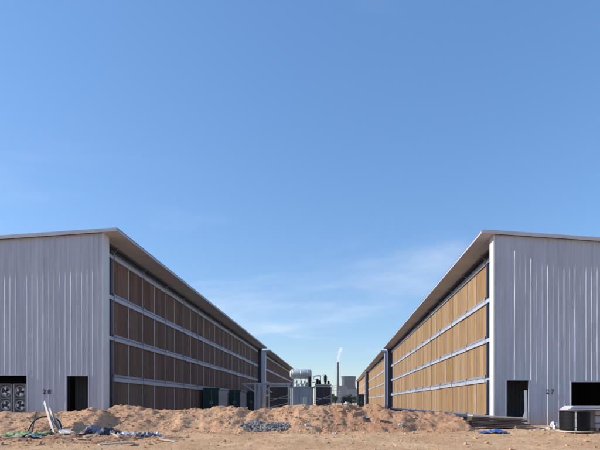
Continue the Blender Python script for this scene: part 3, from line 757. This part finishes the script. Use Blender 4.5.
# ------------------------------------------------------------------ power station far behind
FAR = 2000.0
c = empty('cooling_tower', (52, FAR + 30, 0), label='hyperbolic concrete cooling tower far beyond the sheds', cat='cooling tower')
prof = []
H = 114.0
for k in range(25):
    z = H * k / 24; zt_ = 0.76 * H
    a = 30.5; cc = 70 if z < zt_ else 62
    prof.append((a * math.sqrt(1 + ((z - zt_) / cc) ** 2), z + 6))
inner = [(r_ - 1.2, z) for r_, z in prof[::-1]]
MB().lathe(prof + inner, (0, 0, 0), 64).build('shell', M['towerc'], c, smooth=True)
MB().lathe([(prof[-1][0], H + 5.0), (prof[-1][0] + .9, H + 5.0), (prof[-1][0] + .9, H + 6.4), (prof[-1][0] - 1.2, H + 6.4)], (0, 0, 0), 64).build('rim', M['towerc'], c)
for k in range(24):
    a = 2 * math.pi * k / 24; r_ = prof[0][0]
    MB().beam((r_ * math.cos(a) * 1.03, r_ * math.sin(a) * 1.03, 0), (r_ * math.cos(a + .13) * .99, r_ * math.sin(a + .13) * .99, 6.5), 1, 1).build('strut', M['towerc'], c)
ch = empty('chimney', (4.5, FAR, 0), label='tall thin power station chimney with a white plume', cat='chimney')
zc = [0, 40, 80, 110, 120, 130, 140, 150, 160, 170, 182]
rad = lambda z: 7.2 - 3.4 * z / 182
for i, (a, b) in enumerate(zip(zc, zc[1:])):
    MB().lathe([(rad(a), a), (rad(b), b)], (0, 0, 0), 24).build('band', M['chimney'] if i % 2 == 0 else M['chimney_red'], ch, smooth=True)
for z in (120, 160, 178): MB().lathe([(rad(z), z), (rad(z) + 1.5, z), (rad(z) + 1.5, z + 1.6), (rad(z), z + 1.6)], (0, 0, 0), 24).build('platform', M['chimney_red'], ch)
# steam plume: a closed lumpy body of vapour
mb = MB(); pl = []; rr = []
for k in range(15):
    q = k / 14; pl.append((1.0 + 5 * q + 11 * q * q + 1.2 * math.sin(k * 1.3), 0, 184 + 64 * q)); rr.append(3.2 + 7.0 * q ** .7 + 1.0 * math.sin(k * 2.1) - 4.2 * max(0, q - .8) * 5 * .8)
mb.tube(pl, rr, 14)
vm = bpy.data.materials.new('steam'); vm.use_nodes = True; n = vm.node_tree.nodes; n.clear(); l = vm.node_tree.links
sc.cycles.volume_bounces = 6; sc.cycles.max_bounces = 12
o_ = n.new('ShaderNodeOutputMaterial'); pv = n.new('ShaderNodeVolumePrincipled'); pv.inputs['Color'].default_value = (.98, .98, .99, 1); pv.inputs['Density'].default_value = .16
pv.inputs['Anisotropy'].default_value = .2
tc = n.new('ShaderNodeTexCoord'); nn = n.new('ShaderNodeTexNoise'); l.new(tc.outputs['Object'], nn.inputs['Vector']); nn.inputs['Scale'].default_value = .13; nn.inputs['Detail'].default_value = 4
mr = n.new('ShaderNodeMapRange'); l.new(nn.outputs['Fac'], mr.inputs[0]); mr.inputs[1].default_value = .40; mr.inputs[2].default_value = .66; mr.inputs[4].default_value = .18
l.new(mr.outputs[0], pv.inputs['Density']); l.new(pv.outputs[0], o_.inputs['Volume'])
o = mb.build('steam_plume', vm, smooth=True, label='white steam plume drifting from the tall chimney', cat='steam'); o.location = (4.5, FAR, 0)
def hall(loc, wx, wy, h, label):
    r = empty('power_station_hall', loc, label=label, cat='building', group='halls of the distant power station')
    MB().box(-wx / 2, wx / 2, 0, wy, 0, h).build('wall', M['plant'], r)
    MB().box(-wx / 2 - .6, wx / 2 + .6, -.6, wy + .6, h, h + 1.6).build('roof', M['towerc'], r)
    for k in range(3):
        MB().box(-wx / 2 + 3, wx / 2 - 3, -.3, -.02, h * (.25 + .25 * k), h * (.25 + .25 * k) + 3).build('window_band', M['plantwin'], r)
hall((25, FAR - 120, 0), 34, 50, 72, 'tall grey power station hall between chimney and cooling tower')
hall((61, FAR - 160, 0), 40, 60, 58, 'lower grey power station hall before the cooling tower')
hall((-16, FAR - 150, 0), 40, 40, 28, 'low grey power station hall left of the chimney')
# lattice pylons
def pylon(loc, h, label):
    r = empty('lattice_pylon', loc, label=label, cat='pylon', group='lattice pylons beyond the alley')
    b = 1.7; tp = .35
    for sx in (-1, 1):
        for sy in (-1, 1): MB().beam((sx * b, sy * b, 0), (sx * tp, sy * tp, h), .22, .22).build('leg', M['lattice'], r)
    n = 7
    for k in range(n):
        z0, z1 = h * k / n, h * (k + 1) / n; w0 = b + (tp - b) * k / n; w1 = b + (tp - b) * (k + 1) / n
        mb = MB()
        for sy in (-1, 1):
            mb.beam((-w0, sy * w0, z0), (w1, sy * w1, z1), .12, .12); mb.beam((w0, sy * w0, z0), (-w1, sy * w1, z1), .12, .12)
            mb.beam((sy * w0, -w0, z0), (sy * w1, w1, z1), .12, .12)
        mb.build('bracing', M['lattice'], r)
    for z in (.72, .86, .98): MB().beam((-3.2, 0, h * z), (3.2, 0, h * z), .2, .3).build('cross_arm', M['lattice'], r)
pylon((-3.2, 330, 0), 14.5, 'nearer lattice pylon right of the transformer')
pylon((-9.5, 420, 0), 19, 'farther lattice pylon just above the radiator bank')
pylon((2.5, 520, 0), 17, 'small lattice pylon below the chimney')
def tree(loc, h, label, seed):
    rn = random.Random(seed); r = empty('roadside_tree', loc, label=label, cat='tree', group='roadside trees beyond the alley')
    mb = MB(); mb.tube([(0, 0, 0), (.05, 0, h * .3), (-.05, .05, h * .7), (0, 0, h * .9)], [.22, .17, .09, .03], 7)
    for k in range(8):
        a = rn.uniform(0, 6.28); z = h * rn.uniform(.25, .7); e = h * .22
        mb.tube([(0, 0, z), (e * math.cos(a), e * math.sin(a), z + e * .8)], [.06, .02], 5)
    mb.build('trunk', M['bark'], r)
    mb = MB()
    cl = [(rn.gauss(0, h * .13), rn.gauss(0, h * .13), h * rn.uniform(.3, .95)) for _ in range(26)]
    for _ in range(2300):
        c0 = rn.choice(cl); p = Vector((c0[0] + rn.gauss(0, h * .05), c0[1] + rn.gauss(0, h * .05), c0[2] + rn.gauss(0, h * .05)))
        a = Vector((rn.gauss(0, 1), rn.gauss(0, 1), rn.gauss(0, 1))).normalized() * .22; b = a.orthogonal().normalized() * .14
        mb.add([p - a, p + b, p + a, p - b], [(0, 1, 2, 3)])
    mb.build('crown', M['leaf'], r, fixn=False)
for i, (px, d, h, lab) in enumerate([(331.5, 300, 7.5, 'small leafy tree right of the dark radiator bank'), (335, 270, 5.5, 'low tree at the foot of the chimney'), (344, 300, 6, 'leafy tree below the lower power station hall'),
                                     (349, 260, 6.5, 'dark tree left of the farthest sunlit shed'), (354.5, 290, 6, 'tree half hidden by the farthest sunlit shed')]):
    tree(((px - 337) * d / 453, d, 0.1), h, lab, i + 3)

# ------------------------------------------------------------------ site debris
def sheet(name, m, cx, cy, wx, wy, rz, amp, label, cat, seed, group=None, lift=.05, n=26):
    """crumpled cloth or film lying on the soil"""
    V = []; F = []; c_, s_ = math.cos(rz), math.sin(rz)
    for j in range(n + 1):
        for i in range(n + 1):
            a = (i / n - .5) * wx; b = (j / n - .5) * wy
            k = 1 + .55 * noise.noise(Vector((a * 2.5, b * 3.5, seed)))
            x = cx + (a * c_ - b * s_) * k; y = cy + (a * s_ + b * c_) * k
            e = max(0, 1 - max(abs(2 * i / n - 1), abs(2 * j / n - 1)) ** 2)
            V.append((x - cx, y - cy, top_z(x, y) + lift + amp * (e * .6 + .4) * abs(fbm(x * 4.1, y * 4.1, seed, 5)) * 1.9))
    F = [(j * (n + 1) + i, j * (n + 1) + i + 1, (j + 1) * (n + 1) + i + 1, (j + 1) * (n + 1) + i) for j in range(n) for i in range(n)]
    me = bpy.data.meshes.new(name); me.from_pydata(V, [], F)
    o = mesh_obj(name, me, m, smooth=True, fixn=False, label=label, cat=cat, group=group); o.location = (cx, cy, 0)
    so = o.modifiers.new('thick', 'SOLIDIFY'); so.thickness = .012; so.offset = 1
    return o

def plank(m, a, b, wd, th, label, group=None, name='plank', cat='plank'):
    """a, b: (x, y[, height above the soil]) ends"""
    A = Vector((a[0], a[1], top_z(a[0], a[1]) + (a[2] if len(a) > 2 else .06))); B = Vector((b[0], b[1], top_z(b[0], b[1]) + (b[2] if len(b) > 2 else .06)))
    c0 = (A + B) / 2; d = (B - A); ln = d.length
    mb = MB(); x = -ln / 2; n = 6
    sg = random.uniform(-.02, .02)
    for k in range(n + 1):
        q = -ln / 2 + ln * k / n; zz_ = sg * math.sin(math.pi * k / n)
        mb.v += [(q, -wd / 2, zz_ - th / 2), (q, wd / 2, zz_ - th / 2), (q, wd / 2, zz_ + th / 2), (q, -wd / 2, zz_ + th / 2)]
    for k in range(n):
        for e in range(4):
            e2 = (e + 1) % 4; mb.f.append((k * 4 + e, k * 4 + e2, k * 4 + 4 + e2, k * 4 + 4 + e))
    mb.f += [(0, 1, 2, 3), (n * 4 + 3, n * 4 + 2, n * 4 + 1, n * 4)]
    o = mb.build(name, m, label=label, cat=cat, group=group)
    o.location = c0; o.rotation_euler = d.to_track_quat('X', 'Z').to_euler()
    return o

# leaning white strips and cable loops in front of number 28
gpl = 'loose planks in front of shed 28'
def at(px, py, d): x, z = P(px, py, d); return (x, d)
def lean(a, b, wd, m, label):
    A = Vector((P(*a)[0], a[2], P(*a)[1])); B = Vector((P(*b)[0], b[2], P(*b)[1]))
    mb = MB(); d = B - A; ln = d.length; n = 5
    for k in range(n + 1):
        q = -ln / 2 + ln * k / n; zz_ = .008 * math.sin(math.pi * k / n)
        mb.v += [(q, -wd / 2, zz_ - .02), (q, wd / 2, zz_ - .02), (q, wd / 2, zz_ + .02), (q, -wd / 2, zz_ + .02)]
    for k in range(n):
        for e in range(4):
            e2 = (e + 1) % 4; mb.f.append((k * 4 + e, k * 4 + e2, k * 4 + 4 + e2, k * 4 + 4 + e))
    mb.f += [(0, 1, 2, 3), (n * 4 + 3, n * 4 + 2, n * 4 + 1, n * 4)]
    o = mb.build('plank', m, label=label, cat='plank', group=gpl); o.location = (A + B) / 2; o.rotation_euler = d.to_track_quat('X', 'Y').to_euler()
lean((44.5, 401.5, 20.6), (54.5, 434, 19.9), .20, M['whiteplank'], 'tall white plank leaning upright below the number 28')
lean((50, 408, 20.7), (61, 432, 19.9), .20, M['whiteplank'], 'shorter white plank crossing the tall leaning one')
lean((51, 418, 20.2), (60, 433.5, 19.75), .10, M['plywood'], 'dark stick beside the white leaning planks')
lean((36.5, 412, 20.8), (32, 432, 20.2), .045, M['plywood'], 'thin dark stake standing beside the cable loop')
def cable(pts, r, label):
    Pp = [Vector((P(a, b, d)[0], d, P(a, b, d)[1])) for a, b, d in pts]
    sm = []
    for i in range(len(Pp) - 1):
        p0, p1, p2, p3 = Pp[max(i - 1, 0)], Pp[i], Pp[i + 1], Pp[min(i + 2, len(Pp) - 1)]
        for k in range(6):
            t = k / 6; sm.append(.5 * ((2 * p1) + (-p0 + p2) * t + (2 * p0 - 5 * p1 + 4 * p2 - p3) * t * t + (-p0 + 3 * p1 - 3 * p2 + p3) * t ** 3))
    sm.append(Pp[-1])
    o = MB().tube(sm, r, 7).build('cable', M['cable'], smooth=True, label=label, cat='cable', group='cut cables on the heap by shed 28')
cable([(27, 434.5, 20.0), (29.5, 428, 20.1), (34, 421, 20.25), (41, 417.3, 20.4), (49, 416.5, 20.5), (56, 418.5, 20.4), (60, 423, 20.2), (61, 430, 19.9), (60, 434.5, 19.7)], .035, 'thick black cable arching over the soil in a wide loop')
cable([(28, 435.2, 19.8), (35, 434.5, 19.8), (42, 434, 19.8), (48, 431.5, 19.95), (54, 427.5, 20.1), (58, 424.5, 20.3)], .026, 'thin black cable rising towards the leaning planks')
# flat planks
plank(M['palewood'], at(0, 437, 19.3), at(13, 440, 18.2), .16, .05, 'pale board at the picture edge beside the green netting', gpl)
plank(M['palewood'], at(14, 434.5, 19.3), at(38, 438, 18.9), .2, .05, 'pale board lying behind the green netting', gpl)
plank(M['whiteplank'], at(36, 436.5, 19.2), at(56, 435, 19.6), .2, .04, 'white strip lying at the foot of the leaning planks', gpl)
plank(M['plywood'], at(4, 435, 19.6), at(20, 436, 19.3), .25, .05, 'dark board by the picture edge left of the cables', gpl)
plank(M['plywood'], at(38, 440, 18.7), at(54, 439, 18.9), .2, .05, 'dark board lying right of the green netting', gpl)
plank(M['whiteplank'], at(62, 428, 20.2), at(73, 436, 19.2), .22, .05, 'short pale offcut sloping down right of the leaning planks', gpl)
plank(M['palewood'], at(99, 447, 15.2), at(134, 444, 15.9), .16, .05, 'long pale plank alone on the bare ground', gpl)
plank(M['palewood'], at(146, 440, 18.6), at(162, 437.5, 19.2), .2, .05, 'pale plank right of the white crumpled film', gpl)
plank(M['palewood'], at(2, 443, 17.6), at(22, 440, 18.0), .18, .05, 'pale board crossing the picture corner in front of the green netting', gpl)
plank(M['whiteplank'], at(60, 424, 20.4), at(66, 437, 18.9), .26, .07, 'thick pale beam end sloping beside the dark stick', gpl)
plank(M['plywood'], at(64, 440, 18.3), at(84, 438, 18.7), .16, .05, 'dark slat between the leaning planks and the sacks', gpl)
plank(M['palewood'], at(84, 441, 18.0), at(97, 438, 18.5), .12, .05, 'thin pale slat lying before the dumped bags', gpl)
plank(M['palewood'], at(160, 443, 17.2), at(176, 445, 16.8), .12, .04, 'small pale slat farthest along the bare ground', gpl)
sheet('netting', M['green'], *at(26, 441, 18.6), 1.35, .6, .1, .13, 'crumpled bright green netting on the soil', 'netting', 2.2)
sheet('rag', M['whitebag'], *at(34, 443, 18.3), .5, .3, .4, .08, 'small white rag lying on the green netting edge', 'rag', 5.1)
def bag(cx, cy, sx, sy, sz, m, label, seed, name='bag', cat='bag', group='discarded bags by shed 28'):
    bm = bmesh.new(); bmesh.ops.create_icosphere(bm, subdivisions=4, radius=1)
    for v in bm.verts:
        p = v.co.copy(); k = 1 + (.30 if sx > .2 else .75) * fbm(p.x * 1.6, p.y * 1.6, p.z * 1.6 + seed, 5)
        k += .10 * abs(fbm(p.x * 5, p.y * 5, p.z * 5 + seed, 3))
        v.co = Vector((p.x * sx * k, p.y * sy * k, max(p.z, -.45) * sz * k))
    me = bpy.data.meshes.new(name); bm.to_mesh(me); bm.free()
    o = mesh_obj(name, me, m, smooth=True, fixn=False, label=label, cat=cat, group=group)
    o.location = (cx, cy, top_z(cx, cy) + sz * .38); o.rotation_euler = (0, 0, seed)
    return o
bag(*at(94, 430, 19.6), .42, .3, .30, M['greybag'], 'grey blue sack topmost of the dumped bags', 1.0)
bag(*at(106, 435, 19.2), .36, .28, .26, M['bluecloth'], 'navy blue sack in the middle of the dumped bags', 0.4)
bag(*at(115, 436.5, 19.1), .24, .2, .18, M['bluecloth'], 'small navy sack at the end of the dumped bags', 2.6)
bag(*at(89, 432, 19.3), .2, .18, .16, M['bluecloth'], 'small dark sack tucked against the grey blue one', 3.3)
sheet('plastic_film', M['whitebag'], *at(129, 438, 18.7), 1.0, .45, .05, .12, 'crumpled white film beside the navy sacks', 'film', 8.2, 'film scraps by the bags')
sheet('plastic_film', M['greybag'], *at(146, 438.5, 18.6), .6, .4, -.2, .16, 'crumpled lilac film at the end of the white one', 'film', 3.7, 'film scraps by the bags')
sheet('plastic_film', M['whitebag'], *at(158, 438.5, 18.9), .5, .3, .3, .12, 'small white film scrap by the pale plank end', 'film', 6.4, 'film scraps by the bags')
for (px, d_, an, ln, m_, lab) in (
        (6, 18.4, .3, .6, 'wood', 'brown splintered stick at the picture edge before the boards'),
        (20, 17.4, -.5, .5, 'plywood', 'dark stick nearest the camera left of the lone pale plank'),
        (40, 18.0, .7, .55, 'palewood', 'pale stick pointing away just right of the green netting'),
        (57, 17.6, -.2, .7, 'wood', 'brown stick lying below the leaning white planks'),
        (70, 18.9, .9, .4, 'palewood', 'short pale stick stuck in soil left of the sacks'),
        (78, 17.3, .1, .45, 'plywood', 'dark stick just left of the lone long pale plank'),
        (112, 18.0, -.6, .5, 'palewood', 'pale stick lying just below the navy sacks'),
        (133, 17.7, .4, .6, 'wood', 'brown stick below the white crumpled film'),
        (150, 19.4, -.3, .5, 'plywood', 'dark stick behind the lilac film on the heap foot')):
    x_ = (px - 337) * d_ / 453
    plank(M[m_], (x_, d_, .09), (x_ + ln * math.cos(an), d_ + ln * math.sin(an), .04), random.uniform(.05, .10), .035, lab, 'splintered sticks before shed 28', 'stick', 'stick')
# litter on the middle heaps
plank(M['palewood'], at(365, 415, 23.6), at(369, 418, 23.2), .2, .05, 'short pale block on the reddish heap', name='offcut', cat='offcut')
plank(M['plywood'], at(380, 425.6, 21.9), at(389, 426, 21.9), .28, .06, 'dark board lying on the toe of the reddish heap', name='offcut', cat='offcut')
bag(*at(308, 430, 21.3), .15, .11, .09, M['dustyfilm'], 'white lump of film at the toe of the rounded heap', 5.5, 'film_lump', 'film', 'white film lumps on the heaps')
bag(*at(347, 404.5, 24.3), .16, .13, .14, M['dustyfilm'], 'white lump of film on top of the reddish heap', 1.5, 'film_lump', 'film', 'white film lumps on the heaps')
bag(*at(335, 436, 20.2), .1, .08, .06, M['dustyfilm'], 'tiny white scrap on bare ground below the heaps', 2.5, 'film_lump', 'film', 'white film lumps on the heaps')
bag(*at(401, 428, 21.6), .12, .1, .1, M['palewood'], 'pale stone at the right toe of the reddish heap', 3.9, 'stone', 'stone', None)
plank(M['palewood'], at(391, 410, 27.4), at(399, 409, 28.4), .2, .06, 'pale offcut near the foot of the sunlit pad wall', name='offcut', cat='offcut')
plank(M['whiteplank'], at(384, 406.5, 34), at(392, 408, 32), .3, .08, 'white offcut beyond the reddish heap by the sunlit wall', name='offcut', cat='offcut')

# ------------------------------------------------------------------ right foreground: board pile, tarp, drum, crate, panels
gp = 'boards in the pile by shed 27'
ylist = []
zc_ = .0
bx, by = P(497, 420, 23.0)[0], 23.0
zg = top_z(bx, by) + .03
zc_ = zg + .01
for k, xx in enumerate((-1.1, .9)):
    o = MB().box(-.06, .06, -.45, .45, -.06, .05).build('bearer', M['plywood'], label=['squared bearer under the near end of the board pile', 'squared bearer under the door end of the board pile'][k], cat='timber', group='bearers under the board pile'); o.location = (bx + xx, by, zc_ - .02)
zc_ += .035
labs = ['lowest', 'second', 'third', 'fourth', 'fifth', 'sixth', 'topmost']
for lay in range(7):
    th = .072; ln = 2.9 - .05 * lay + random.uniform(-.12, .12)
    mb = MB()
    pts_ = []
    n = 8
    for k in range(n + 1):
        q = -ln / 2 + ln * k / n; zz_ = .02 * noise.noise(Vector((q, lay, 0)))
        wv = .48 + .02 * noise.noise(Vector((q * 2, lay, 4)))
        mb.v += [(q, -wv, zz_), (q, wv, zz_), (q, wv, zz_ + th - .006), (q, -wv, zz_ + th - .006)]
    for k in range(n):
        for e in range(4):
            e2 = (e + 1) % 4; mb.f.append((k * 4 + e, k * 4 + e2, k * 4 + 4 + e2, k * 4 + 4 + e))
    mb.f += [(0, 1, 2, 3), (n * 4 + 3, n * 4 + 2, n * 4 + 1, n * 4)]
    o = mb.build('board', M['palewood'] if lay == 6 else M['plywood'], label=f'{labs[lay]} board in the pile before the doorway of shed 27', cat='board', group=gp)
    o.location = (bx + random.uniform(-.12, .12) - .02 * lay, by + random.uniform(-.05, .05), zc_); o.rotation_euler = (0, R(2.2 + .1 * lay), R(random.uniform(-3, 3) - 3)); zc_ += th + .012
for k in range(3):
    x0 = P(513 + k, 425, 22.6)[0]
    plank(M['wood'], (x0, 22.35 + .16 * k, .06 + .07 * k), (x0 + .95, 22.5 + .16 * k, .05 + .07 * k), .2, .05, ['short board lowest in the loose heap by the door of shed 27', 'short board in the middle of the loose heap by the door of shed 27', 'short board on top of the loose heap by the door of shed 27'][k], 'short boards by the door of shed 27', 'board', 'board')
sheet('tarp', M['bluetarp'], *at(491.5, 431, 20.6), 1.05, .6, .05, .08, 'bright blue crumpled tarp on the ground', 'tarp', 4.4)
# drum
dxp, dyp = P(574.5, 430, 20.9)[0], 20.9
zg = top_z(dxp, dyp) + .01
d = empty('cable_drum', (dxp, dyp, zg), label='black wrapped cable drum lying flat before the wide opening', cat='cable drum'); d.scale = (.88, .88, 1)
MB().lathe([(0, 0), (.86, 0), (.86, .06), (0, .06)], (0, 0, .0), 40).build('bottom_flange', M['palewood'], d)
MB().lathe([(0, .94), (.84, .94), (.84, 1.0), (0, 1.0)], (0, 0, 0), 40).build('top_flange', M['plywood'], d)
pr = [(.70, .06)]
for k in range(14): pr += [(.729 + .003 * math.sin(k * 2.3), .06 + .88 * (k + .5) / 14), (.725, .06 + .88 * (k + 1) / 14)]
MB().lathe(pr, (0, 0, 0), 40).build('wrapped_coil', M['drumwrap'], d, smooth=True)
for an, wd_ in ((-1.98, .055),):
    mb = MB()
    for k in range(6):
        z0, z1 = .08 + k * .143, .08 + (k + 1) * .143 - (.0 if k % 3 else .02); a0, a1 = an - wd_, an + wd_; r_ = .755
        mb.hexa([(r_ * math.cos(a0), r_ * math.sin(a0), z0), (r_ * math.cos(a1), r_ * math.sin(a1), z0), (.73 * math.cos(a1), .73 * math.sin(a1), z0), (.73 * math.cos(a0), .73 * math.sin(a0), z0),
                 (r_ * math.cos(a0), r_ * math.sin(a0), z1), (r_ * math.cos(a1), r_ * math.sin(a1), z1), (.73 * math.cos(a1), .73 * math.sin(a1), z1), (.73 * math.cos(a0), .73 * math.sin(a0), z1)])
    mb.build('strap', M['tape'], d)
# crate
cxp = P(600, 430, 21.2)[0]
zg2 = top_z(cxp + .2, 21.3)
k_ = empty('crate', (cxp + .38, 21.0, zg2), label='film wrapped pale crate at the picture edge beside the drum', cat='crate')
MB().box(-.72, .72, 0, .9, .14, .97).build('body', M['film'], k_, bevel=.03)
for x in (-.6, 0, .6): MB().box(x - .06, x + .06, 0, .9, 0, .13).build('pallet_block', M['wood'], k_)
for z in (.35, .7): MB().box(-.73, .73, -.012, -.001, z, z + .04).build('strap', M['plywood'], k_)
# panels on top of both
zt0 = max(zg + 1.0, zg2 + .97) + .012
plabs = ['lowest pale lilac wall panel lying across drum and crate', 'second pale lilac wall panel lying across drum and crate', 'third pale lilac wall panel of the stack on the drum', 'topmost pale lilac wall panel of the stack on the drum']
for k in range(4):
    ln = 3.4; mb = MB(); mb.box(0, ln, -.42, .42, 0, .036)
    mb.box(0, ln, -.44, -.425, .004, .03)
    o = mb.build('wall_panel', M['panelwhite'], label=plabs[k], cat='panel', group='wall panels stacked on the drum'); o.location = (dxp - .42 + .06 * k + random.uniform(-.03, .03), 21.05 + random.uniform(-.03, .03), zt0 + k * .042); o.rotation_euler = (0, 0, R(random.uniform(-2, 2)))
bag(*at(554, 425, 22.6), .17, .15, .24, M['whitebag'], 'white sack standing left of the cable drum', 4.5, group='white sacks by shed 27')
bag(*at(549, 427.5, 22.3), .15, .13, .09, M['dustyfilm'], 'small white sack lying flat left of the cable drum', 6.5, group='white sacks by shed 27')
for k, (px, py) in enumerate(((539, 427), (544, 429), (531, 428.5), (536, 431))):
    bag(*at(px, py, 22.2 - .3 * k), .07, .06, .04, M['whitebag'], ['pale rubble lump first from the board heap', 'pale rubble lump nearest the small white sack', 'pale rubble lump closest to the short boards', 'pale rubble lump farthest forward of the four'][k], 7.7 + k, 'rubble_lump', 'rubble', 'pale rubble lumps by shed 27').data.materials[0] = M['concrete']

# ------------------------------------------------------------------ haze
hm = bpy.data.materials.new('haze_air'); hm.use_nodes = True; n = hm.node_tree.nodes; n.clear(); l = hm.node_tree.links
o_ = n.new('ShaderNodeOutputMaterial'); pv = n.new('ShaderNodeVolumePrincipled'); pv.inputs['Color'].default_value = (.88, .93, 1.0, 1); pv.inputs['Density'].default_value = .00006
pv.inputs['Anisotropy'].default_value = .3
l.new(pv.outputs[0], o_.inputs['Volume'])
mb = MB().box(-7200, 7200, -7200, 7200, -1.2, 262)
mb.build('haze', hm, label='thin pale haze filling the air over the site', cat='haze', kind='stuff')
